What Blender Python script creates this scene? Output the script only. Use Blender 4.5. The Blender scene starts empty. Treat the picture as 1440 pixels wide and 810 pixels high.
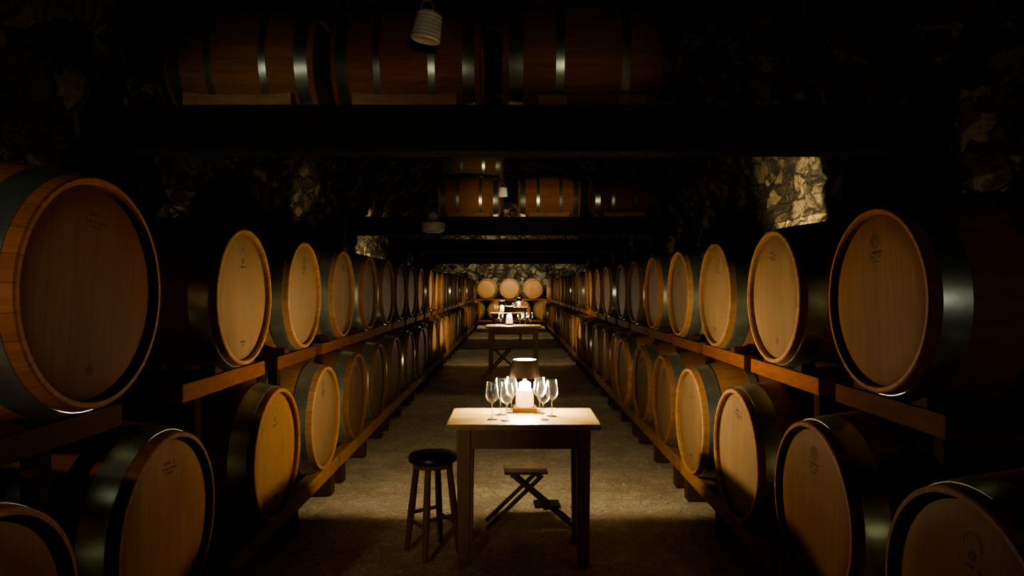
import bpy, bmesh, math, random
from mathutils import Vector, noise, Matrix
random.seed(7)
C = bpy.context.scene.collection
PI = math.pi
H = 1.3          # camera height
F = 930.0        # focal length in px of the 1440 frame

# ------------------------------------------------------------------ materials
def nodes(name):
    m = bpy.data.materials.new(name); m.use_nodes = True
    nt = m.node_tree; b = nt.nodes['Principled BSDF']
    return m, nt, b
def math_n(nt, op, a, b=None):
    n = nt.nodes.new('ShaderNodeMath'); n.operation = op
    for i, v in enumerate((a, b)):
        if v is None: continue
        if isinstance(v, (int, float)): n.inputs[i].default_value = v
        else: nt.links.new(v, n.inputs[i])
    return n.outputs[0]
def vmath(nt, op, a, b, out=0):
    n = nt.nodes.new('ShaderNodeVectorMath'); n.operation = op
    for i, v in enumerate((a, b)):
        if isinstance(v, tuple): n.inputs[i].default_value = v
        else: nt.links.new(v, n.inputs[i])
    return n.outputs['Value'] if op == 'DOT_PRODUCT' else n.outputs[0]
def mixc(nt, fac, a, b, mode='MIX'):
    n = nt.nodes.new('ShaderNodeMix'); n.data_type = 'RGBA'; n.blend_type = mode
    for i, v in ((0, fac), (6, a), (7, b)):
        if isinstance(v, (int, float)): n.inputs[i].default_value = v
        elif isinstance(v, tuple): n.inputs[i].default_value = (*v, 1)
        else: nt.links.new(v, n.inputs[i])
    return n.outputs[2]
def coords(nt, scale=(1, 1, 1), rnd=True):
    tc = nt.nodes.new('ShaderNodeTexCoord'); mp = nt.nodes.new('ShaderNodeMapping')
    mp.inputs['Scale'].default_value = scale
    nt.links.new(tc.outputs['Object'], mp.inputs['Vector'])
    if rnd:
        oi = nt.nodes.new('ShaderNodeObjectInfo')
        cx = nt.nodes.new('ShaderNodeCombineXYZ')
        r = math_n(nt, 'MULTIPLY', oi.outputs['Random'], 37.0)
        for i in range(3): nt.links.new(r, cx.inputs[i])
        nt.links.new(cx.outputs[0], mp.inputs['Location'])
    return mp.outputs['Vector']
def noise_n(nt, vec, scale, detail=5, rough=.6):
    n = nt.nodes.new('ShaderNodeTexNoise'); n.inputs['Scale'].default_value = scale
    n.inputs['Detail'].default_value = detail; n.inputs['Roughness'].default_value = rough
    nt.links.new(vec, n.inputs['Vector']); return n.outputs['Fac']
def ramp(nt, v, lo, hi):
    n = nt.nodes.new('ShaderNodeMapRange'); nt.links.new(v, n.inputs[0])
    n.inputs[1].default_value = lo; n.inputs[2].default_value = hi; return n.outputs[0]
def bump(nt, b, h, strength, dist=.01):
    n = nt.nodes.new('ShaderNodeBump'); n.inputs['Strength'].default_value = strength
    n.inputs['Distance'].default_value = dist
    nt.links.new(h, n.inputs['Height']); nt.links.new(n.outputs[0], b.inputs['Normal'])
def value_rand(nt, col, lo, hi):
    oi = nt.nodes.new('ShaderNodeObjectInfo'); h = nt.nodes.new('ShaderNodeHueSaturation')
    mr = nt.nodes.new('ShaderNodeMapRange'); nt.links.new(oi.outputs['Random'], mr.inputs[0])
    mr.inputs[3].default_value = lo; mr.inputs[4].default_value = hi
    nt.links.new(mr.outputs[0], h.inputs['Value']); nt.links.new(col, h.inputs['Color'])
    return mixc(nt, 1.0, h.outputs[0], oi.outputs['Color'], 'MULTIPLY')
def wood(name, c1, c2, scale=(3, 3, 30), rough=.55, rnd=(.85, 1.12), bs=.25, spec=.3):
    m, nt, b = nodes(name)
    v = coords(nt, scale)
    n = noise_n(nt, v, 3.0); f = ramp(nt, n, .3, .7)
    col = mixc(nt, f, c1, c2)
    col = value_rand(nt, col, *rnd)
    nt.links.new(col, b.inputs['Base Color']); b.inputs['Roughness'].default_value = rough
    b.inputs['Specular IOR Level'].default_value = spec
    bump(nt, b, n, bs, .004); return m
def plain(name, c, rough=.5, metal=0.0, var=.15, sc=25):
    m, nt, b = nodes(name)
    n = noise_n(nt, coords(nt), sc); f = ramp(nt, n, .3, .7)
    col = mixc(nt, f, tuple(x*(1-var) for x in c), tuple(min(1, x*(1+var)) for x in c))
    nt.links.new(col, b.inputs['Base Color'])
    b.inputs['Roughness'].default_value = rough; b.inputs['Metallic'].default_value = metal
    bump(nt, b, n, .08, .003); return m

def stave_mat():
    m, nt, b = nodes('oak_staves')
    tc = nt.nodes.new('ShaderNodeTexCoord'); sp = nt.nodes.new('ShaderNodeSeparateXYZ')
    nt.links.new(tc.outputs['Object'], sp.inputs[0])
    a = math_n(nt, 'ARCTAN2', sp.outputs['Y'], sp.outputs['Z'])
    a = math_n(nt, 'MULTIPLY', math_n(nt, 'ADD', a, PI), 29/(2*PI))
    fr = math_n(nt, 'FRACT', a); fl = math_n(nt, 'FLOOR', a)
    wn = nt.nodes.new('ShaderNodeTexWhiteNoise'); wn.noise_dimensions = '1D'; nt.links.new(fl, wn.inputs['W'])
    seam = math_n(nt, 'ABSOLUTE', math_n(nt, 'SUBTRACT', fr, .5))
    seam = math_n(nt, 'GREATER_THAN', seam, .485)
    n = noise_n(nt, coords(nt, (2, 26, 26)), 2.2)
    col = mixc(nt, ramp(nt, n, .3, .7), (.27, .135, .056), (.43, .232, .105))
    col = mixc(nt, math_n(nt, 'MULTIPLY', wn.outputs['Value'], .35), col, (.20, .095, .042))
    col = mixc(nt, math_n(nt, 'MULTIPLY', seam, .6), col, (.05, .022, .01))
    col = value_rand(nt, col, .75, 1.2)
    nt.links.new(col, b.inputs['Base Color']); b.inputs['Roughness'].default_value = .66
    b.inputs['Specular IOR Level'].default_value = .25
    bump(nt, b, math_n(nt, 'SUBTRACT', math_n(nt, 'MULTIPLY', n, .3), seam), .3, .004); return m
def head_mat():
    m, nt, b = nodes('oak_head')
    tc = nt.nodes.new('ShaderNodeTexCoord'); sp = nt.nodes.new('ShaderNodeSeparateXYZ')
    nt.links.new(tc.outputs['Object'], sp.inputs[0])
    a = math_n(nt, 'MULTIPLY', math_n(nt, 'ADD', sp.outputs['Y'], 1.04), 11.5)
    fr = math_n(nt, 'FRACT', a); fl = math_n(nt, 'FLOOR', a)
    oi = nt.nodes.new('ShaderNodeObjectInfo')
    fl = math_n(nt, 'ADD', fl, math_n(nt, 'MULTIPLY', oi.outputs['Random'], 91.7))
    wn = nt.nodes.new('ShaderNodeTexWhiteNoise'); wn.noise_dimensions = '1D'; nt.links.new(fl, wn.inputs['W'])
    seam = math_n(nt, 'GREATER_THAN', math_n(nt, 'ABSOLUTE', math_n(nt, 'SUBTRACT', fr, .5)), .490)
    n = noise_n(nt, coords(nt, (2, 40, 3)), 2.0)
    n2 = noise_n(nt, coords(nt, (2, 2, 2)), 2.0, 3)
    col = mixc(nt, ramp(nt, n, .25, .75), (.228, .138, .064), (.305, .195, .098))
    col = mixc(nt, math_n(nt, 'MULTIPLY', wn.outputs['Value'], .30), col, (.18, .10, .043))
    col = mixc(nt, math_n(nt, 'MULTIPLY', ramp(nt, n2, .45, .75), .35), col, (.16, .088, .038))
    col = mixc(nt, math_n(nt, 'MULTIPLY', seam, .5), col, (.09, .05, .025))
    col = value_rand(nt, col, .82, 1.08)
    nt.links.new(col, b.inputs['Base Color']); b.inputs['Roughness'].default_value = .65
    b.inputs['Specular IOR Level'].default_value = .15
    bump(nt, b, n, .12, .002); return m
def stone_mat(name, c1, c2, mortar, scale=5.5):
    m, nt, b = nodes(name)
    v = coords(nt, (1, 1, 1.25), False)
    nd = nt.nodes.new('ShaderNodeTexNoise'); nd.inputs['Scale'].default_value = 4.2; nd.inputs['Detail'].default_value = 5; nt.links.new(v, nd.inputs['Vector'])
    dv = mixc(nt, .20, v, nd.outputs['Color'])
    def vor(feat, sc):
        n = nt.nodes.new('ShaderNodeTexVoronoi'); n.feature = feat
        n.inputs['Scale'].default_value = sc; nt.links.new(dv, n.inputs['Vector']); return n
    def facet(sc):
        f1 = vor('F1', sc)
        d = vmath(nt, 'SUBTRACT', dv, f1.outputs['Position'])
        r = vmath(nt, 'SUBTRACT', f1.outputs['Color'], (.5, .5, .5))
        return math_n(nt, 'MULTIPLY', vmath(nt, 'DOT_PRODUCT', d, r), 1.0), f1
    e = vor('DISTANCE_TO_EDGE', scale).outputs['Distance']
    fa, f1a = facet(scale); fb, f1b = facet(scale*1.9); fc, f1c = facet(scale*5)
    sx = nt.nodes.new('ShaderNodeSeparateColor'); nt.links.new(f1a.outputs['Color'], sx.inputs[0])
    sy = nt.nodes.new('ShaderNodeSeparateColor'); nt.links.new(f1b.outputs['Color'], sy.inputs[0])
    fine = noise_n(nt, v, 26, 8, .75)
    col = mixc(nt, ramp(nt, sx.outputs[0], .15, .85), c1, c2)
    col = mixc(nt, math_n(nt, 'MULTIPLY', math_n(nt, 'GREATER_THAN', sy.outputs[0], .55), .8), col, tuple(x*.25 for x in c1))
    col = mixc(nt, math_n(nt, 'MULTIPLY', ramp(nt, fine, .4, .65), .5), col, tuple(x*.35 for x in c1))
    em = ramp(nt, e, .0, .08)
    col = mixc(nt, em, tuple(x*.5 for x in mortar), col)
    nt.links.new(col, b.inputs['Base Color']); b.inputs['Roughness'].default_value = .92
    h = math_n(nt, 'ADD', math_n(nt, 'MULTIPLY', fa, 2.4), math_n(nt, 'MULTIPLY', fb, 1.9))
    h = math_n(nt, 'ADD', h, math_n(nt, 'MULTIPLY', fc, 1.2))
    h = math_n(nt, 'ADD', h, math_n(nt, 'MULTIPLY', sx.outputs[1], .09))
    h = math_n(nt, 'ADD', h, math_n(nt, 'MULTIPLY', sy.outputs[1], .035))
    h = math_n(nt, 'ADD', h, math_n(nt, 'ADD', math_n(nt, 'MULTIPLY', em, .05), math_n(nt, 'MULTIPLY', fine, .03)))
    bump(nt, b, h, 1.0, 1.0); return m
def floor_mat():
    m, nt, b = nodes('packed_earth')
    v = coords(nt, (1, 1, 1), False)
    big = noise_n(nt, v, 2.2, 6, .65); fine = noise_n(nt, v, 60, 8, .8); mid = noise_n(nt, v, 11, 7, .75)
    col = mixc(nt, ramp(nt, big, .38, .62), (.58, .50, .34), (.88, .79, .58))
    col = mixc(nt, ramp(nt, fine, .34, .60), (.33, .27, .18), col)
    col = mixc(nt, math_n(nt, 'MULTIPLY', ramp(nt, mid, .52, .66), .55), col, (.92, .84, .64))
    col = mixc(nt, math_n(nt, 'MULTIPLY', ramp(nt, mid, .46, .34), .45), col, (.40, .33, .22))
    nt.links.new(col, b.inputs['Base Color']); b.inputs['Roughness'].default_value = .95
    b.inputs['Specular IOR Level'].default_value = .1
    bump(nt, b, math_n(nt, 'ADD', fine, math_n(nt, 'MULTIPLY', mid, 2.2)), .55, .017); return m
def emis(name, c, s):
    m, nt, b = nodes(name)
    b.inputs['Base Color'].default_value = (*c, 1)
    b.inputs['Emission Color'].default_value = (*c, 1); b.inputs['Emission Strength'].default_value = s; return m
def glass_mat(name, k0, k1):
    m = bpy.data.materials.new(name); m.use_nodes = True; nt = m.node_tree; nt.nodes.clear()
    o = nt.nodes.new('ShaderNodeOutputMaterial'); mx = nt.nodes.new('ShaderNodeMixShader')
    t = nt.nodes.new('ShaderNodeBsdfTransparent'); g = nt.nodes.new('ShaderNodeBsdfGlossy')
    g.inputs['Roughness'].default_value = .2; g.inputs['Color'].default_value = (.95, .98, 1, 1)
    t.inputs['Color'].default_value = (1, 1, 1, 1)
    lw = nt.nodes.new('ShaderNodeLayerWeight'); lw.inputs['Blend'].default_value = .3
    f = math_n(nt, 'ADD', math_n(nt, 'MULTIPLY', lw.outputs['Facing'], k1), k0)
    nt.links.new(f, mx.inputs[0]); nt.links.new(t.outputs[0], mx.inputs[1]); nt.links.new(g.outputs[0], mx.inputs[2])
    nt.links.new(mx.outputs[0], o.inputs['Surface']); return m

STAVE = stave_mat(); HEAD = head_mat()
HOOP = plain('galvanised_hoop', (.48, .56, .48), .32, .88, .2, 12)
INK = plain('branding_ink', (.055, .028, .014), .8, 0, .1)
RAIL = wood('rack_timber', (.21, .078, .029), (.32, .13, .05), (14, 3, 14), .8, spec=.12)
POSTM = wood('post_timber', (.05, .023, .011), (.09, .042, .02), (14, 14, 3), .85, spec=.1)
CRAD = wood('cradle_timber', (.30, .16, .07), (.42, .24, .11), (3, 14, 14), .65)
TOPM = wood('table_top_wood', (.42, .27, .09), (.55, .38, .145), (2.5, 22, 10), .5, (.98, 1.02), .12)
LEGM = wood('table_leg_wood', (.26, .145, .06), (.36, .21, .10), (14, 14, 2), .5)
DARKW = wood('stool_dark_wood', (.16, .066, .036), (.23, .10, .054), (8, 8, 3), .42)
SEATM = plain('stool_seat_black', (.018, .014, .012), .38, 0, .3)
GREYW = wood('weathered_wood', (.17, .12, .08), (.27, .19, .125), (3, 10, 10), .7)
STEEL = plain('black_beam', (.010, .008, .007), .95, 0, .4)
WALLM = stone_mat('rubble_stone', (.22, .165, .09), (.60, .48, .29), (.035, .026, .016), 4.6)
WALLB = stone_mat('rubble_stone_end', (.25, .20, .13), (.5, .43, .31), (.05, .04, .025), 3.0)
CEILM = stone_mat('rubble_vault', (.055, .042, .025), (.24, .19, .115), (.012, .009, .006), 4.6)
FLOORM = floor_mat()
PEB = plain('grit', (.48, .40, .28), .9, 0, .6, 9)
SHADEO = plain('lamp_shade_dark', (.08, .05, .026), .6, 0, .2)
SHADEI = plain('lamp_shade_lining', (.88, .82, .68), .7, 0, .03)
BULB = emis('bulb_glow', (1.0, .81, .51), 2750)
BULBF = emis('bulb_glow_far', (1.0, .81, .51), 1500)
GLOW = emis('lamp_column_glow', (1.0, .60, .24), 2.0)
TOPG = emis('lamp_top_glow', (1.0, .86, .58), 20)
BRASS = plain('lamp_brass', (.45, .30, .12), .35, .9)
LBASE = wood('lamp_base_wood', (.28, .12, .035), (.38, .17, .055))
WHITE = plain('white_ceramic', (.80, .76, .66), .5, 0, .1)
GREYC = plain('grey_fixture', (.10, .09, .07), .6, 0, .2)
WIRE = plain('black_wire', (.03, .028, .025), .5, .3)
ROPE = plain('pale_cord', (.30, .26, .2), .8, 0)
GLASS = glass_mat('thin_glass', .035, .45)
GLASS2 = glass_mat('solid_glass', .32, .4)

# ------------------------------------------------------------------ mesh helpers
def mesh(name, bm, mats, smooth=False, ang=38):
    bmesh.ops.recalc_face_normals(bm, faces=bm.faces)
    me = bpy.data.meshes.new(name); bm.to_mesh(me); bm.free()
    for m in (mats if isinstance(mats, (list, tuple)) else [mats]): me.materials.append(m)
    if smooth:
        for p in me.polygons: p.use_smooth = True
        me.set_sharp_from_angle(angle=math.radians(ang))
    return me
def ob(name, me, parent=None, loc=(0, 0, 0), rot=(0, 0, 0), sc=None):
    o = bpy.data.objects.new(name, me); C.objects.link(o)
    o.location = loc; o.rotation_euler = rot
    if sc: o.scale = sc
    if parent: o.parent = parent
    return o
def thing(name, label, cat, loc=(0, 0, 0), rz=0, group=None, sc=None):
    o = ob(name, None, None, loc, (0, 0, rz), sc); o.empty_display_size = .1
    o['label'] = label; o['category'] = cat
    if group: o['group'] = group
    return o
def struct(name, me, label=None, loc=(0, 0, 0)):
    o = ob(name, me, None, loc); o['kind'] = 'structure'
    if label: o['label'] = label
    return o
def box(bm, x0, x1, y0, y1, z0, z1, bev=0.0, mtx=None):
    r = bmesh.ops.create_cube(bm, size=1); vs = r['verts']
    for v in vs:
        v.co = Vector(((x0+x1)/2+v.co.x*(x1-x0), (y0+y1)/2+v.co.y*(y1-y0), (z0+z1)/2+v.co.z*(z1-z0)))
    if bev:
        es = list({e for v in vs for e in v.link_edges})
        rr = bmesh.ops.bevel(bm, geom=es, offset=bev, segments=2, affect='EDGES', profile=.6)
        vs = list({v for f in rr['faces'] for v in f.verts} | {v for v in vs if v.is_valid})
    if mtx:
        for v in vs: v.co = mtx @ v.co
    return vs
def B(*a, bev=0.0):
    bm = bmesh.new(); box(bm, *a, bev=bev); return bm
def lathe(bm, prof, seg=32, axis='Z', closed=False, off=(0, 0, 0)):
    rings = []
    for r, h in prof:
        ring = []
        if r < 1e-6:
            ring = [bm.verts.new((off[0]+(h if axis == 'X' else 0), off[1], off[2]+(h if axis == 'Z' else 0)))]
        else:
            for i in range(seg):
                a = 2*PI*i/seg; c, s = r*math.cos(a), r*math.sin(a)
                ring.append(bm.verts.new((off[0]+c, off[1]+s, off[2]+h) if axis == 'Z' else (off[0]+h, off[1]+c, off[2]+s)))
        rings.append(ring)
    n = len(rings)
    for k in range(n if closed else n-1):
        A, Bq = rings[k], rings[(k+1) % n]
        for i in range(seg):
            j = (i+1) % seg
            if len(A) == 1 and len(Bq) == 1: break
            if len(A) == 1: bm.faces.new((A[0], Bq[i], Bq[j]))
            elif len(Bq) == 1: bm.faces.new((A[i], A[j], Bq[0]))
            else: bm.faces.new((A[i], A[j], Bq[j], Bq[i]))
def tube(bm, p0, p1, r0, r1=None, seg=10):
    r1 = r0 if r1 is None else r1
    p0, p1 = Vector(p0), Vector(p1); d = p1-p0
    q = d.to_track_quat('Z', 'Y').to_matrix()
    A = [bm.verts.new(p0+q@Vector((r0*math.cos(2*PI*i/seg), r0*math.sin(2*PI*i/seg), 0))) for i in range(seg)]
    D = [bm.verts.new(p1+q@Vector((r1*math.cos(2*PI*i/seg), r1*math.sin(2*PI*i/seg), 0))) for i in range(seg)]
    for i in range(seg):
        j = (i+1) % seg; bm.faces.new((A[i], A[j], D[j], D[i]))
    bm.faces.new(A[::-1]); bm.faces.new(D)
def bar(bm, p0, p1, w, t):
    """rectangular bar between two points, w wide across the y axis, t thick"""
    p0, p1 = Vector(p0), Vector(p1); d = (p1-p0).normalized(); y = Vector((0, 1, 0)); n = d.cross(y).normalized()
    A = [bm.verts.new(p+n*a*t/2+y*b*w/2) for p in (p0, p1) for a, b in ((-1, -1), (1, -1), (1, 1), (-1, 1))]
    for i in range(4):
        j = (i+1) % 4; bm.faces.new((A[i], A[j], A[4+j], A[4+i]))
    bm.faces.new(A[:4][::-1]); bm.faces.new(A[4:])

# ------------------------------------------------------------------ barrel meshes
HL, RB, RE = .46, .355, .30
def R(x): return RB-(RB-RE)*(x/HL)**2
bm = bmesh.new()
pr = [(R(x), x) for x in [-HL+.004]+[HL*k/9 for k in range(-8, 9)]+[HL-.004]]
pr = [(RE-.004, -HL)]+pr+[(RE-.004, HL), (RE-.015, HL), (RE-.019, HL-.008), (RE-.019, HL-.05), (.05, HL-.052), (.05, -HL+.052), (RE-.019, -HL+.05), (RE-.019, -HL+.008), (RE-.015, -HL)]
lathe(bm, pr, 58, 'X', True)
M_STAVES = mesh('staves', bm, STAVE, True, 20)
def head_me(s):
    bm = bmesh.new(); x = s*(HL-.020)
    lathe(bm, [(0, x), (.10, x), (.20, x), (RE-.036, x), (RE-.0205, x-s*.008), (RE-.0205, x-s*.02), (0, x-s*.021)], 48, 'X')
    return mesh('head', bm, HEAD, True)
M_HEADF, M_HEADB = head_me(1), head_me(-1)
def hoop_me(x0, x1):
    bm = bmesh.new(); n = 4; xs = [x0+(x1-x0)*k/n for k in range(n+1)]
    out = [(R(x)+.0024, x) for x in xs]; inn = [(R(x)+.0002, x) for x in xs[::-1]]
    lathe(bm, out+inn, 58, 'X', True)
    return mesh('hoop', bm, HOOP, True)
M_HOOPS = [hoop_me(HL-.108, HL-.034), hoop_me(-HL+.034, -HL+.108), hoop_me(.145, .188), hoop_me(-.188, -.145)]
def stamp_me(kind):
    bm = bmesh.new(); x = HL-.0198; rs = random.Random(kind)
    def flat_ring(cy, cz, r, w, a0=0, a1=2*PI, n=26):
        vs = []
        for i in range(n+1):
            a = a0+(a1-a0)*i/n
            vs.append((bm.verts.new((x+.0006, cy+(r-w)*math.cos(a), cz+(r-w)*math.sin(a))), bm.verts.new((x+.0006, cy+r*math.cos(a), cz+r*math.sin(a)))))
        for i in range(n): bm.faces.new((vs[i][0], vs[i][1], vs[i+1][1], vs[i+1][0]))
    def txt(cy, cz, w, h, n):
        for i in range(n):
            y = cy-w/2+w*(i+.5)/n; s = w/n*.36
            if rs.random() < .12: continue
            box(bm, x+.0002, x+.0007, y-s, y-s+s*.7, cz-h/2, cz+h/2)
            k = rs.choice((-1, 0, 1)); box(bm, x+.0002, x+.0007, y-s, y+s, cz+k*h*.4-h*.09, cz+k*h*.4+h*.09)
    if kind == 0:
        flat_ring(0, .195, .024, .003); flat_ring(0, .195, .017, .0025, .5, 4.6); flat_ring(.003, .193, .009, .003, -1, 3)
        txt(0, .158, .075, .009, 9); txt(0, .143, .062, .008, 8); txt(0, .128, .04, .007, 5)
    elif kind == 1:
        txt(0, .205, .07, .012, 7); txt(0, .186, .09, .008, 10); txt(0, .172, .05, .007, 6)
        flat_ring(.01, -.20, .014, .003); flat_ring(.01, -.20, .006, .003)
    else:
        flat_ring(0, .16, .012, .006); flat_ring(0, .185, .03, .003, -.3, 3.4)
        txt(0, .134, .08, .009, 9); txt(0, -.20, .05, .011, 5); txt(0, -.215, .035, .006, 4)
    return mesh('branding', bm, INK)
M_STAMP = [stamp_me(k) for k in range(3)]
def barrel(label, group, loc, rz, sc=None, stamp=None, name='wine_barrel', tint=None):
    t = thing(name, label, 'barrel', loc, rz, group, sc)
    roll = random.uniform(0, 6.28); hr = random.uniform(-.16, .16)
    st = ob('staves', M_STAVES, t, (0, 0, RB), (roll, 0, 0))
    h = ob('head', M_HEADF, t, (0, 0, RB), (hr, 0, 0)); ob('head', M_HEADB, t, (0, 0, RB), (hr, 0, 0))
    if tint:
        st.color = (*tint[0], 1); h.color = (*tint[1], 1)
    for k, m in enumerate(M_HOOPS): ob('hoop', m, t, (0, 0, RB), (random.uniform(0, 6.28), 0, 0))
    if stamp is not None: ob('branding', M_STAMP[stamp], h)
    return t
ORD = ['first', 'second', 'third', 'fourth', 'fifth', 'sixth', 'seventh', 'eighth', 'ninth', 'tenth', 'eleventh', 'twelfth', 'thirteenth', 'fourteenth', 'fifteenth', 'sixteenth', 'seventeenth', 'eighteenth', 'nineteenth', 'twentieth', 'twenty-first', 'twenty-second', 'twenty-third', 'twenty-fourth', 'twenty-fifth', 'twenty-sixth', 'twenty-seventh', 'twenty-eighth']

UL = [1.80, 2.95, 3.79, 4.66, 5.50, 6.35, 7.16]
while UL[-1] < 21.1: UL.append(UL[-1]+.84)
UR = [2.17, 3.02, 3.87, 4.73, 5.57, 6.47]
while UR[-1] < 21.1: UR.append(UR[-1]+.85)
LL = [1.37, 2.13, 3.08, 3.93, 4.70, 5.50, 6.29]
while LL[-1] < 21.1: LL.append(LL[-1]+.79)
LR = [1.53, 2.30, 3.06, 3.84, 4.58, 5.33, 6.08]
while LR[-1] < 21.1: LR.append(LR[-1]+.77)
XU = {-1: 1.18, 1: 1.18}; XL = {-1: 1.09, 1: 1.03}
ZU = H-.04; ZL = H-.77
side = {-1: 'left', 1: 'right'}
def desc(d):
    if d < 2.6: return 'large-looking oak barrel'
    if abs(d-3.6) < 1.3: return 'warmly lit oak barrel'
    if abs(d-10.7) < 1.5: return 'small bright oak barrel'
    return 'oak barrel'
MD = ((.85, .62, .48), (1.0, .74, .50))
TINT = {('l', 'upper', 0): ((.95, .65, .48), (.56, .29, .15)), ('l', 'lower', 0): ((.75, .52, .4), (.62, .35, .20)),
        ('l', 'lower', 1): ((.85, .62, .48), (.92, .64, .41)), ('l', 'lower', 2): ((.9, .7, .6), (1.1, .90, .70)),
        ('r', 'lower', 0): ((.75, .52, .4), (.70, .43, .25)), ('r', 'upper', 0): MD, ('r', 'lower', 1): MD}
rt = random.Random(3)
for s, rows, X, zc, lev in ((-1, UL, XU, ZU, 'upper'), (1, UR, XU, ZU, 'upper'), (-1, LL, XL, ZL, 'lower'), (1, LR, XL, ZL, 'lower')):
    for i, d in enumerate(rows):
        xj = random.uniform(-.012, .012) if i > 1 else 0
        yaw = 0
        if i > 4: xj = rt.uniform(-.03, .03); yaw = rt.uniform(-.035, .035)
        sc = None; x = X[s]+HL+xj; z = zc-RB
        if s == -1 and lev == 'upper' and i == 0:
            sc = (1.04,)*3; x = 1.12+HL*1.04; z = 1.287-RB*1.04
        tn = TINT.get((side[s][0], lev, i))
        if tn is None and i > 3:  # tint by depth: lamp light and falloff painted into colour, plus random tone
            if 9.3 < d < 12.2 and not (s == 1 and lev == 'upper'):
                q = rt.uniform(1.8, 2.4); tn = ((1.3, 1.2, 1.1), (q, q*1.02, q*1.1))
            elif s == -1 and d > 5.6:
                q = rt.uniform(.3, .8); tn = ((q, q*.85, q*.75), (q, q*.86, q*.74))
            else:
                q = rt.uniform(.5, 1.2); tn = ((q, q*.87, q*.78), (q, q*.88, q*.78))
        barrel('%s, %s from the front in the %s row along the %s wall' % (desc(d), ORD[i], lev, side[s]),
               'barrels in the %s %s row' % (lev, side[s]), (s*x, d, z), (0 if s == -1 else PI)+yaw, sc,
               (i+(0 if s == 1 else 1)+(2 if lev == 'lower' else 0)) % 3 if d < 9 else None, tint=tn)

# ------------------------------------------------------------------ racks
zt_u = ZU-R(HL-.08); zt_l = ZL-R(HL-.07)
for s, up, lo in ((-1, UL, LL), (1, UR, LR)):
    gaps = [(a+b)/2 for a, b in zip(lo, lo[1:])]
    if s == -1: gaps[1] = 2.60
    xf = XU[s]+.08; xr = XU[s]+2*HL-.08
    for i, d in enumerate(up):
        for mg in (.09, .05, .02, .005):
            y0 = (up[i-1]+d)/2+mg if i else d-.30
            y1 = (up[i+1]+d)/2-mg if i+1 < len(up) else d+.42
            if s == -1 and i == 0: y0, y1 = 1.50, 2.08
            if s == -1 and i == 1: y0 = 2.46
            if any(y0+.03 < q < y1-.03 for q in gaps): break
        t = thing('barrel_rack', 'reddish timber rack section under the %s upper barrel on the %s side' % (ORD[i], side[s]), 'barrel rack', (s*(xf+xr)/2, (y0+y1)/2, 0), 0, 'upper rack sections on the %s' % side[s])
        hx = (xr-xf)/2; hy = (y1-y0)/2; dz = random.uniform(-.004, 0)
        for k in (-1, 1):
            bmx = B(k*hx-.035, k*hx+.035, -hy, hy, zt_u-.07, zt_u, bev=.004)
            rl = ob('rail', mesh('rail', bmx, RAIL), t, (0, 0, dz))
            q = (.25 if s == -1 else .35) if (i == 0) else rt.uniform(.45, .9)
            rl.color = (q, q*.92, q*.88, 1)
        for k in (-1, 1):
            yy = k*(hy-.05)
            ob('cross_bar', mesh('cross_bar', B(-hx+.034, hx-.034, yy-.03, yy+.03, zt_u-.055, zt_u-.012, bev=.003), POSTM), t)
        for g in [q for q in gaps if y0+.03 < q < y1-.03]:
            for k in (-1, 1):
                yy = g-(y0+y1)/2
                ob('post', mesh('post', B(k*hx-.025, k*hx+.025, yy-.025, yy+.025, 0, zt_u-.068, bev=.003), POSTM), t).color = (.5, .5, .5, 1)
        for k in (-1, 1):
            bmw = bmesh.new(); yc = d-(y0+y1)/2; ya, yb = yc+k*.13, yc+k*.21; zz = zt_u; hgt = .034
            sx = -s*hx
            v = [bmw.verts.new((sx+a*.03, q, w)) for a in (-1, 1) for q, w in ((ya, zz), (yb, zz), (yb, zz+hgt), (ya, zz+.006))]
            for q in ((0, 1, 2, 3), (4, 5, 6, 7), (0, 1, 5, 4), (1, 2, 6, 5), (2, 3, 7, 6), (3, 0, 4, 7)): bmw.faces.new([v[z] for z in q])
            ob('wedge', mesh('wedge', bmw, POSTM), t)
    xf = XL[s]+.07; xr = XL[s]+2*HL-.07
    for n, i in enumerate(range(0, len(lo), 2)):
        pair = lo[i:i+2]
        y0 = (lo[i-1]+lo[i])/2+.02 if i else lo[0]-.4
        y1 = (lo[i+2]+pair[-1])/2-.02 if i+2 < len(lo) else pair[-1]+.4
        t = thing('barrel_rack', 'low timber rail frame on the floor, %s from the front under the lower %s barrels' % (ORD[n], side[s]), 'barrel rack', (s*(xf+xr)/2, (y0+y1)/2, 0), 0, 'floor rails on the %s' % side[s])
        hx = (xr-xf)/2; hy = (y1-y0)/2
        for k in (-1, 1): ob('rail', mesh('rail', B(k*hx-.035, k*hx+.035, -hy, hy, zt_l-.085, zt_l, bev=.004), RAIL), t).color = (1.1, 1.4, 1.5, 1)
        for k in (-1, 0, 1):
            yy = k*(hy-.12)
            ob('foot', mesh('foot', B(-hx-.030, hx+.030, yy-.04, yy+.04, 0, zt_l-.084, bev=.005), RAIL), t).color = (.3, .36, .38, 1)

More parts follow.
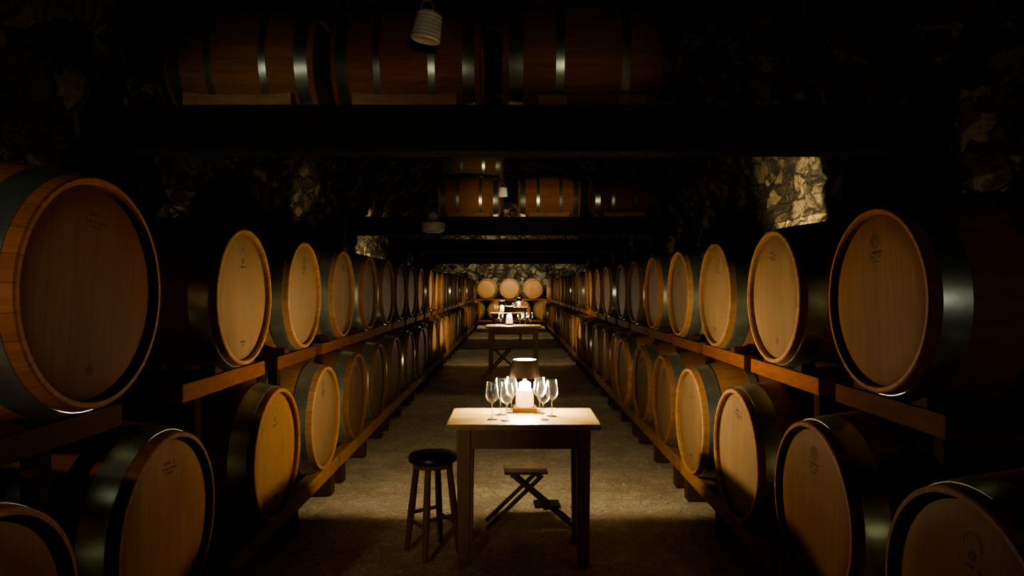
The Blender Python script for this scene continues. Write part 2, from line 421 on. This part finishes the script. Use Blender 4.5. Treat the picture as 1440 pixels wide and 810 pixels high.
# ------------------------------------------------------------------ room shell
XW = 2.5; Y0, Y1 = -2.0, 24.2
def disp(p, amp=.10):
    q = Vector((p.x*1.1, p.y*1.1, p.z*1.3))
    d = noise.voronoi(q*2.8)[0]
    st = min(1, (d[1]-d[0])*3.4)
    return amp*(noise.fractal(q*.9, 1.0, 2.0, 4)*.9) + .045*st + .03*noise.noise(q*8)+.03*noise.noise(q*4)
def sheet(name, fn, nrm, nu, nv, mat, amp=.1):
    bm = bmesh.new(); g = []
    for i in range(nu+1):
        row = []
        for j in range(nv+1):
            p = Vector(fn(i/nu, j/nv)); n = Vector(nrm(i/nu, j/nv))
            row.append(bm.verts.new(p+n*(disp(p, amp)-.03)))
        g.append(row)
    for i in range(nu):
        for j in range(nv): bm.faces.new((g[i][j], g[i+1][j], g[i+1][j+1], g[i][j+1]))
    me = mesh(name, bm, mat); 
    for p in me.polygons: p.use_smooth = True
    return me
ZS = 1.9
struct('wall_left', sheet('wall_left', lambda u, v: (-XW, Y0+(Y1-Y0)*u, v*ZS), lambda u, v: (1, 0, 0), 420, 32, WALLM, .08), 'rubble stone side wall behind the left barrels')
struct('wall_right', sheet('wall_right', lambda u, v: (XW, Y0+(Y1-Y0)*u, v*ZS), lambda u, v: (-1, 0, 0), 420, 32, WALLM, .08), 'rubble stone side wall behind the right barrels')
ZC = 4.25
def arch(u, v):
    a = PI*(1-v); return (XW*math.cos(a), Y0+(Y1-Y0)*u, ZS+(ZC-ZS)*math.sin(a))
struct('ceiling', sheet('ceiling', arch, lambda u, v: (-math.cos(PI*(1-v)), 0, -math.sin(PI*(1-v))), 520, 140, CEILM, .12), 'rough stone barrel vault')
struct('wall_back', sheet('wall_back', lambda u, v: (-XW-.2+(2*XW+.4)*u, Y1-.15, v*ZC*1.03), lambda u, v: (0, -1, 0), 80, 70, WALLB, .08), 'pale rubble stone wall closing the far end')
bm = bmesh.new(); g = []
nx, ny = 100, 480
for i in range(nx+1):
    row = []
    for j in range(ny+1):
        x = -XW-.1+(2*XW+.2)*i/nx; y = Y0+(Y1-Y0)*j/ny
        row.append(bm.verts.new((x, y, -.009+.006*noise.noise(Vector((x*2.2, y*2.2, 0)))+.003*noise.noise(Vector((x*7, y*7, 3))))))
    g.append(row)
for i in range(nx):
    for j in range(ny): bm.faces.new((g[i][j], g[i+1][j], g[i+1][j+1], g[i][j+1]))
me = mesh('floor', bm, FLOORM)
for p in me.polygons: p.use_smooth = True
struct('floor', me, 'packed earth and gravel floor of the aisle')
# grit
bm = bmesh.new()
for k in range(4600):
    y = 1.6+12*random.random()**1.5; x = random.choice((-1, 1))*(1.12-abs(random.gauss(0, .35))) if random.random() < .6 else random.uniform(-1.1, 1.1)
    if abs(x) > 1.15: continue
    r = random.uniform(.002, .007)*(1 if random.random() < .93 else 2.2)
    q = Matrix.Rotation(random.random()*6.28, 3, 'Z')
    vs = [bm.verts.new(Vector((x, y, r*.25-.005))+q@Vector((a*r*random.uniform(.7, 1.4), b*r*random.uniform(.7, 1.2), c*r*.7))) for a, b, c in ((1, 0, 0), (0, 1, 0), (-1, 0, 0), (0, -1, 0), (0, 0, 1), (0, 0, -1))]
    for a, b in ((0, 1), (1, 2), (2, 3), (3, 0)): bm.faces.new((vs[a], vs[b], vs[4])); bm.faces.new((vs[b], vs[a], vs[5]))
o = ob('gravel', mesh('gravel', bm, PEB)); o['kind'] = 'stuff'; o['label'] = 'loose grit scattered over the earth floor of the aisle'; o['category'] = 'gravel'

# ------------------------------------------------------------------ beams across the vault
def beam(y, w, label, z1=H+1.04, h=.265):
    bm = bmesh.new(); xw = 2.42
    box(bm, -xw, xw, y-w/2, y+w/2, z1-.022, z1); box(bm, -xw, xw, y-w/2, y+w/2, z1-h, z1-h+.022)
    box(bm, -xw, xw, y-.03, y+.03, z1-h+.021, z1-.021)
    o = ob('ceiling_beam', mesh('ceiling_beam', bm, STEEL)); o['label'] = label; o['category'] = 'beam'; o['group'] = 'black beams spanning the vault'
ZB = H+1.04
beam(3.83, .16, 'black beam across the aisle nearest the camera, under three barrels')
beam(4.37, .16, 'black beam just behind the nearest beam, carrying the same three barrels', h=.115)
beam(9.73, .16, 'front black beam of the second barrel platform, above the second table')
beam(10.375, .36, 'middle black beam of the second barrel platform', h=.2)
beam(11.02, .16, 'rear black beam of the second barrel platform', h=.16)
beam(14.2, .16, 'bare black beam beyond the second barrel platform')
beam(18.0, .16, 'second last black beam before the far stone wall')
beam(21.3, .16, 'last black beam before the far stone wall')
def cradle(x, y, w, label, split=False):
    t = thing('barrel_cradle', label, 'cradle', (x, y, ZB), 0, 'wooden cradles on the beams')
    zc = .07
    for k in (-1, 1):
        if split:
            for q in (-1, 1):
                ob('wedge', mesh('wedge', B(q*.23-.085, q*.23+.085, k*.27-.035, k*.27+.035, 0, zc, bev=.004), CRAD), t)
        else:
            bmx = bmesh.new()
            n = 24; top = []; bot = []
            ob_w = w/2
            for side_y in (-.035, .035):
                rowt = []; rowb = []
                for i in range(n+1):
                    xx = -ob_w+w*i/n
                    zt = zc+.016*(xx/ob_w)**4
                    rowt.append(bmx.verts.new((xx, k*.27+side_y, zt))); rowb.append(bmx.verts.new((xx, k*.27+side_y, 0)))
                top.append(rowt); bot.append(rowb)
            for i in range(n):
                bmx.faces.new((top[0][i], top[0][i+1], top[1][i+1], top[1][i])); bmx.faces.new((bot[0][i], bot[0][i+1], bot[1][i+1], bot[1][i]))
                for q in (0, 1): bmx.faces.new((top[q][i], top[q][i+1], bot[q][i+1], bot[q][i]))
            for i in (0, n): bmx.faces.new((top[0][i], top[1][i], bot[1][i], bot[0][i]))
            ob('plank', mesh('plank', bmx, CRAD), t)
ZBC = ZB+.07+math.sqrt(RB**2-.27**2)
RT = ((1, .9, .82), (1, 1, 1))
cradle(-1.58, 4.1, .62, 'pale wooden cradle under the leftmost barrel on the near beam')
cradle(-.617, 4.1, .60, 'pale wooden cradle under the middle barrel on the near beam')
cradle(.463, 4.1, .60, 'pair of wooden blocks under the big barrel on the near beam', True)
barrel('leftmost of three barrels lying crosswise on the near overhead beam', 'barrels on the near beams', (-1.58, 4.1, ZBC-RB), 0, (.94, 1, 1), tint=RT)
barrel('middle, reddish barrel of three lying crosswise on the near overhead beam', 'barrels on the near beams', (-.617, 4.1, ZBC-RB), 0, (.94, 1, 1), tint=((.88, .66, .56), (1, 1, 1)))
r3 = RB*1.04; z3 = ZB+.07+math.sqrt(r3*r3-.27**2)
barrel('biggest, rightmost barrel of three lying crosswise on the near overhead beam', 'barrels on the near beams', (.463, 4.1, z3-r3), 0, (1.13, 1.04, 1.04), tint=RT)
for x, nm in ((-.63, 'leftmost'), (.55, 'middle'), (1.65, 'rightmost')):
    cradle(x, 10.0, .6, 'wooden cradle under the %s front barrel on the second overhead platform' % nm)
    q = 1.0 if x < 1 else .5
    barrel('%s of the front barrels lying crosswise on the second overhead platform' % nm, 'barrels on the second platform', (x, 10.0, ZBC-RB), 0, tint=((q, q*.82, q*.7), (1, 1, 1)))
cradle(-.60, 10.75, .6, 'wooden cradle under the rear barrel on the second overhead platform')
barrel('rear barrel hidden behind the front ones on the second overhead platform', 'barrels on the second platform', (-.60, 10.75, ZBC-RB), 0)
barrel('dark barrel stacked on top of the others on the second overhead platform', 'barrels on the second platform', (-.60, 10.375, ZBC+math.sqrt(.712**2-.375**2)-RB), 0)

# ------------------------------------------------------------------ far end barrels
yE = 23.1; SE = 1.06
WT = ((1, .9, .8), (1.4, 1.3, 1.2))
for k, (x, nm) in enumerate(((-.87, 'leftmost'), (-.07, 'middle'), (.73, 'rightmost'))):
    barrel('%s of the three upper barrels facing the aisle at the far wall' % nm, 'upper barrels at the far wall', (x, yE, ZU-RB*SE), -PI/2+rt.uniform(-.06, .06), (SE,)*3, tint=WT)
for k, (x, nm) in enumerate(((-1.30, 'leftmost'), (-.50, 'second from left'), (.30, 'third from left'), (1.10, 'rightmost'))):
    barrel('%s of the four lower barrels facing the aisle at the far wall' % nm, 'lower barrels at the far wall', (x, yE, ZL-RB*SE), -PI/2, (SE,)*3, tint=WT)
for lev, zt, lab in (('u', ZU-SE*R(HL-.08), 'timber rack carrying the upper barrels at the far wall'), ('l', ZL-SE*R(HL-.08), 'low timber rail frame under the lower barrels at the far wall')):
    t = thing('barrel_rack', lab, 'barrel rack', (0, yE, 0))
    for k in (-1, 1):
        ob('rail', mesh('rail', B(-1.80, 1.75, k*.405-.03, k*.405+.03, zt-.05, zt), RAIL), t)
        for x in (-1.77, 1.60) if lev == 'u' else (-1.45, 0, 1.4):
            w = .03
            ob('post' if lev == 'u' else 'foot', mesh('post', B(x-w, x+w, k*.405-.03, k*.405+.03, 0, zt-.05), POSTM), t)

# ------------------------------------------------------------------ table
def table(x, y, w, dep, h, label, lw=.066):
    t = thing('table', label, 'table', (x, y, 0), 0, 'tasting tables down the aisle')
    bm = bmesh.new(); n = 3; bd = dep/n
    for i in range(n): box(bm, -w/2, w/2, -dep/2+i*bd+.0004, -dep/2+(i+1)*bd-.0004, h-.026, h, bev=.0012)
    ob('tabletop', mesh('tabletop', bm, TOPM), t)
    ix, iy = w/2-.042, dep/2-.04
    for a in (-1, 1):
        for b in (-1, 1):
            bm = bmesh.new(); vs = box(bm, -lw/2, lw/2, -lw/2, lw/2, 0, h-.0265, bev=.003)
            for v in bm.verts:
                k = .80+.20*min(1, v.co.z/(h-.15)); v.co.x *= k; v.co.y *= k
            ob('leg', mesh('leg', bm, LEGM), t, (a*(ix-lw/2+.0), b*(iy-lw/2), 0))
    for b in (-1, 1): ob('apron', mesh('apron', B(-ix+lw, ix-lw, b*(iy-.022)-.010, b*(iy-.022)+.010, h-.125, h-.0265, bev=.002), LEGM), t)
    for a in (-1, 1): ob('apron', mesh('apron', B(a*(ix-.022)-.010, a*(ix-.022)+.010, -iy+lw, iy-lw, h-.125, h-.0265, bev=.002), LEGM), t)
    return t
TH = .67
table(.054, 3.26, .712, .42, TH, 'small wooden table with seven wine glasses and glowing lamp, nearest the camera')
T2 = .73; table(0.02, 10.1, .83, .55, T2, 'second wooden table down the aisle, lit by its own lamp')
T3 = .70; table(-.12, 16.0, .8, .55, T3, 'third, tiny-looking table down the aisle')
T4 = .70; table(.10, 20.9, .8, .55, T4, 'last table, in front of the far wall barrels')

# ------------------------------------------------------------------ lamp
def lamp(x, y, z, label, sc=1.0, bulb=BULB):
    t = thing('table_lamp', label, 'lamp', (x, y, z), 0, 'table lamps', (sc,)*3)
    ob('base', mesh('base', B(-.060, .060, -.052, .052, 0, .024, bev=.004), LBASE), t)
    bm = bmesh.new(); lathe(bm, [(0, .0245), (.043, .0245), (.0460, .030), (.0460, .060), (.043, .095), (.039, .110), (.031, .1155), (0, .116)], 40); ob('column', mesh('column', bm, GLOW, True), t)
    bm = bmesh.new(); lathe(bm, [(0, .1165), (.026, .1165), (.030, .122), (.0305, .134), (.028, .144), (.016, .150), (0, .151)], 30); ob('bulb', mesh('bulb', bm, bulb, True), t)
    bm = bmesh.new(); lathe(bm, [(0, .1515), (.008, .1515), (.008, .170), (.004, .174), (.003, .225), (0, .226)], 16)
    for k in range(3):
        a = 2*PI*k/3+.5; tube(bm, (0, 0, .222), (.0655*math.cos(a), .0655*math.sin(a), .238), .0015, seg=6)
    ob('fitter', mesh('fitter', bm, BRASS, True), t)
    bm = bmesh.new(); lathe(bm, [(.0820, .176), (.0600, .264), (.0585, .264), (.0805, .176)], 48, 'Z', True); 
    me = mesh('shade', bm, [SHADEO, SHADEI], True)
    for p in me.polygons:
        c = p.center; n = p.normal
        if n.x*c.x+n.y*c.y < -1e-5: p.material_index = 1
    ob('shade', me, t)
    bm = bmesh.new(); lathe(bm, [(0, .2600), (.0590, .2600), (.0590, .2625), (0, .2635)], 40); ob('top_diffuser', mesh('top_diffuser', bm, TOPG), t)
    return t
LX = (738-720)/F*3.38
lamp(LX, 3.39, TH, 'glowing table lamp with dark conical shade on the nearest table')
lamp(-.04, 10.2, T2, 'glowing table lamp with dark shade on the second table', 1.1, BULBF)
lamp(-.24, 16.1, T3, 'glowing table lamp on the third table', 1.1, BULBF)
lamp(.22, 20.9, T4, 'glowing table lamp on the last table', 1.1, BULBF)

# ------------------------------------------------------------------ glasses
bm = bmesh.new(); lathe(bm, [(.0, .078), (.008, .079), (.019, .087), (.0275, .100), (.0312, .115), (.0312, .127), (.029, .146), (.026, .164), (.0238, .180), (.0231, .180), (.0253, .164), (.0282, .146), (.0304, .127), (.0304, .115), (.0267, .101), (.018, .0885), (0, .0805)], 36); MG_B = mesh('bowl', bm, GLASS, True)
bm = bmesh.new(); lathe(bm, [(0, .0035), (.005, .005), (.0034, .012), (.0028, .04), (.0032, .07), (.006, .0775), (0, .0778)], 16); MG_S = mesh('stem', bm, GLASS2, True)
bm = bmesh.new(); lathe(bm, [(0, 0), (.030, 0), (.031, .001), (.028, .002), (.010, .0032), (0, .0034)], 36); MG_F = mesh('foot', bm, GLASS2, True)
def glass(x, y, z, label, grp, sc=1.0):
    t = thing('wine_glass', label, 'wine glass', (x, y, z), random.random()*6, grp, (sc,)*3)
    ob('bowl', MG_B, t); ob('stem', MG_S, t); ob('foot', MG_F, t)
for px, d, lab in ((692, 3.17, 'leftmost clear wine glass on the nearest table'), (704, 3.29, 'second wine glass from the left on the nearest table'),
                   (713, 3.14, 'third wine glass from the left on the nearest table'), (719, 3.34, 'wine glass just left of the lamp on the nearest table'),
                   (759, 3.32, 'wine glass just right of the lamp on the nearest table'), (764, 3.16, 'second wine glass from the right on the nearest table'), (776, 3.25, 'rightmost clear wine glass on the nearest table')):
    glass((px-720)/F*d, d, TH, lab, 'wine glasses on the nearest table')
for x, y, lab in ((-.17, 10.0, 'leftmost wine glass on the second table'), (.12, 9.98, 'wine glass right of the lamp on the second table'), (.20, 10.05, 'second wine glass right of the second lamp'), (.28, 9.97, 'rightmost wine glass on the second table')):
    glass(x, y, T2, lab, 'wine glasses on the second table', 1.1)
for x, lab in ((-.38, 'left wine glass on the third table'), (.02, 'right wine glass on the third table')): glass(x, 15.9, T3, lab, 'wine glasses on the third table', 1.1)

# ------------------------------------------------------------------ round stool
t = thing('stool', 'dark round wooden stool with black seat left of the nearest table', 'stool', (-.39, 3.26, 0), .62)
bm = bmesh.new(); lathe(bm, [(0, .448), (.110, .448), (.119, .454), (.121, .470), (.115, .482), (.09, .487), (0, .489)], 44); ob('seat', mesh('seat', bm, SEATM, True), t)
bm = bmesh.new(); lathe(bm, [(.070, .425), (.098, .425), (.098, .4475), (.070, .4475)], 44, 'Z', True); ob('seat_ring', mesh('seat_ring', bm, DARKW, True), t)
ft = []
for k in range(4):
    a = PI/4+k*PI/2; p0 = Vector((.134*math.cos(a), .134*math.sin(a), 0)); p1 = Vector((.080*math.cos(a), .080*math.sin(a), .4465)); ft.append((p0, p1))
    bm = bmesh.new(); pm = p0.lerp(p1, .45); tube(bm, p0, pm, .013, .0175, 14); tube(bm, pm, p1, .0175, .015, 14); ob('leg', mesh('leg', bm, DARKW, True), t)
for k in range(4):
    f = .34 if k % 2 else .42
    a, b = ft[k], ft[(k+1) % 4]
    bm = bmesh.new(); tube(bm, a[0].lerp(a[1], f), b[0].lerp(b[1], f), .0095, seg=12); ob('stretcher', mesh('stretcher', bm, DARKW, True), t)

# ------------------------------------------------------------------ folding cross-leg stools
def cross_stool(x, y, label, rz=0, sc=(1, 1, 1)):
    t = thing('folding_stool', label, 'stool', (x, y, 0), rz, 'cross-legged stools', sc)
    for yy in (-.065, .065):
        bm = bmesh.new(); bar(bm, (-.225, yy, .010), (.085, yy, .324), .018, .020); ob('leg', mesh('leg', bm, GREYW), t)
        y2 = yy*.66
        bm = bmesh.new(); bar(bm, (.255, y2, .010), (-.085, y2, .324), .018, .020); ob('leg', mesh('leg', bm, GREYW), t)
    bm = bmesh.new(); tube(bm, (-.005, -.08, .236), (-.005, .08, .236), .007); ob('pivot', mesh('pivot', bm, WIRE, True), t)
    bm = bmesh.new()
    box(bm, -.125, .115, -.075, -.003, .332, .346, .003); box(bm, -.125, .115, .003, .075, .332, .346, .003)
    ob('seat', mesh('seat', bm, GREYW), t).color = (.6, .6, .6, 1)
    for q in (-.08, .06): ob('batten', mesh('batten', B(q-.012, q+.02, -.07, .07, .316, .3315), GREYW), t)
    ob('shelf', mesh('shelf', B(.045, .190, -.055, .055, .122, .136, bev=.003), GREYW), t)
    ob('batten', mesh('batten', B(.095, .120, -.04, .04, .105, .1215), GREYW), t)
cross_stool(.078, 3.62, 'small cross-legged wooden stool behind the nearest table', .05, (.97, 1, .90))
cross_stool(-.14, 9.55, 'cross-legged wooden stool in front of the second table', .2, (1.25,)*3)

# ------------------------------------------------------------------ hanging fixtures
def hanger(px, py, d, ztop, label, tilt=.18, sc=1.0, kind=0):
    x = (px-720)/F*d; z = H+(405-py)/F*d
    t = thing('hanging_holder', label, 'hanging fixture', (x, d, z), 0, 'ribbed holders hung from the vault', (sc,)*3)
    bm = bmesh.new()
    if kind == 0:
        pr = [(0, -.060), (.040, -.060), (.052, -.068)]
        for k in range(7):
            z0 = -.066+k*.019; r = .076-.0018*k
            pr += [(r-.007, z0-.002), (r, z0+.004), (r, z0+.010), (r-.007, z0+.016)]
        pr += [(.050, .072), (.035, .070), (.030, .078), (0, .080)]
        mt = WHITE
    else:
        pr = [(0, -.055), (.045, -.055), (.066, -.04), (.072, -.015), (.070, .002), (.05, .012), (.036, .016), (.034, .045), (.026, .062), (.012, .07), (0, .071)]
        mt = GREYC
    lathe(bm, pr, 40); ob('body', mesh('body', bm, mt, True), t, (0, 0, 0), (tilt*.4, tilt, 0))
    bm = bmesh.new()
    zb = .072
    pts = [Vector((.030*math.cos(a), 0, zb+.028+.032*math.sin(a))) for a in [2*PI*i/16 for i in range(17)]]
    for a, b in zip(pts, pts[1:]): tube(bm, a, b, .004, seg=8)
    ob('loop', mesh('loop', bm, ROPE if kind == 0 else WIRE, True), t)
    bm = bmesh.new()
    tube(bm, (-.018, 0, .125), (-.012, 0, (ztop-z)/sc), .0028, seg=6); tube(bm, (.018, 0, .125), (.012, 0, (ztop-z)/sc), .0028, seg=6)
    ob('cord', mesh('cord', bm, ROPE if kind == 0 else WIRE, True), t)
hanger(601, 38, 3.3, 4.16, 'white coiled holder with loop hanging in front of the nearest overhead barrels')
hanger(609, 314, 4.75, 4.16, 'squat dark grey holder hanging low below the near beam', 0, 1.25, 1)
hanger(707, 270, 8.0, 4.18, 'small white holder hanging before the second overhead platform', 0, .8)

# ------------------------------------------------------------------ lights
def area(loc, target, size, power, col, name='rear_fill_light'):
    l = bpy.data.lights.new('area', 'AREA'); l.size = size; l.energy = power; l.color = col
    o = bpy.data.objects.new(name, l); C.objects.link(o); o.location = loc
    o.rotation_euler = (Vector(target)-Vector(loc)).to_track_quat('-Z', 'Y').to_euler()
def spot(loc, target, angle, power, col, r=.03, blend=.5, name='wall_fill_spot'):
    l = bpy.data.lights.new('spot', 'SPOT'); l.spot_size = math.radians(angle); l.energy = power; l.color = col
    l.shadow_soft_size = r; l.spot_blend = blend
    o = bpy.data.objects.new(name, l); C.objects.link(o); o.location = loc
    o.rotation_euler = (Vector(target)-Vector(loc)).to_track_quat('-Z', 'Y').to_euler()
spot((-1.55, -1.6, 1.45), (-1.45, 3, 1.0), 40, 120, (1, .90, .72), .06, .5, 'rear_fill_light')  # unseen spot behind the camera, set for highlights on the left hoops
spot((1.35, -1.6, 1.4), (1.45, 3, .85), 38, 18, (1, .90, .72), .06, .7, 'rear_fill_light')  # second unseen spot, added for the right hoops and rails
spot((.1, .2, 1.75), (-.42, 4.1, 2.66), 46, 27, (1, .84, .58), .10, .6, 'barrel_fill_spot')  # added spot without a fixture, lifts the near overhead barrels
spot((.1, 6.8, 1.85), (.2, 10.0, 2.70), 42, 58, (1, .80, .52), .10, .7, 'platform_fill_spot')  # extra unseen spot to brighten the second platform barrels
spot((1.60, 5.05, 1.80), (2.45, 5.68, 2.12), 56, 210, (1, .76, .40), .012, .7)  # added spot, no lamp stands here; lights the right stone patch
spot((-1.5, 7.0, 1.85), (-2.45, 7.70, 2.40), 36, 30, (1, .78, .44), .015, .8)  # added likewise for the left stone patch
spot((-1.5, 10.3, 1.80), (-2.45, 11.2, 2.0), 62, 170, (1, .80, .46), .02, .5)  # another added spot, for the left stone farther back
area((0, 21.4, 2.6), (0, 24, 1.3), .4, 58, (1, .84, .56), 'end_wall_fill_light')  # unseen area light added to brighten the far wall

w = bpy.data.worlds.new('w'); bpy.context.scene.world = w; w.use_nodes = True
w.node_tree.nodes['Background'].inputs[0].default_value = (.8, .7, .55, 1); w.node_tree.nodes['Background'].inputs[1].default_value = .0006
try: bpy.context.scene.view_settings.look = 'AgX - Medium High Contrast'
except Exception as e: print('look', e)

cam = bpy.data.cameras.new('cam'); cam.lens = 36*F/1440; cam.sensor_width = 36
co = bpy.data.objects.new('camera', cam); C.objects.link(co); co.location = (0, 0, H); co.rotation_euler = (PI/2, 0, 0)
bpy.context.scene.camera = co
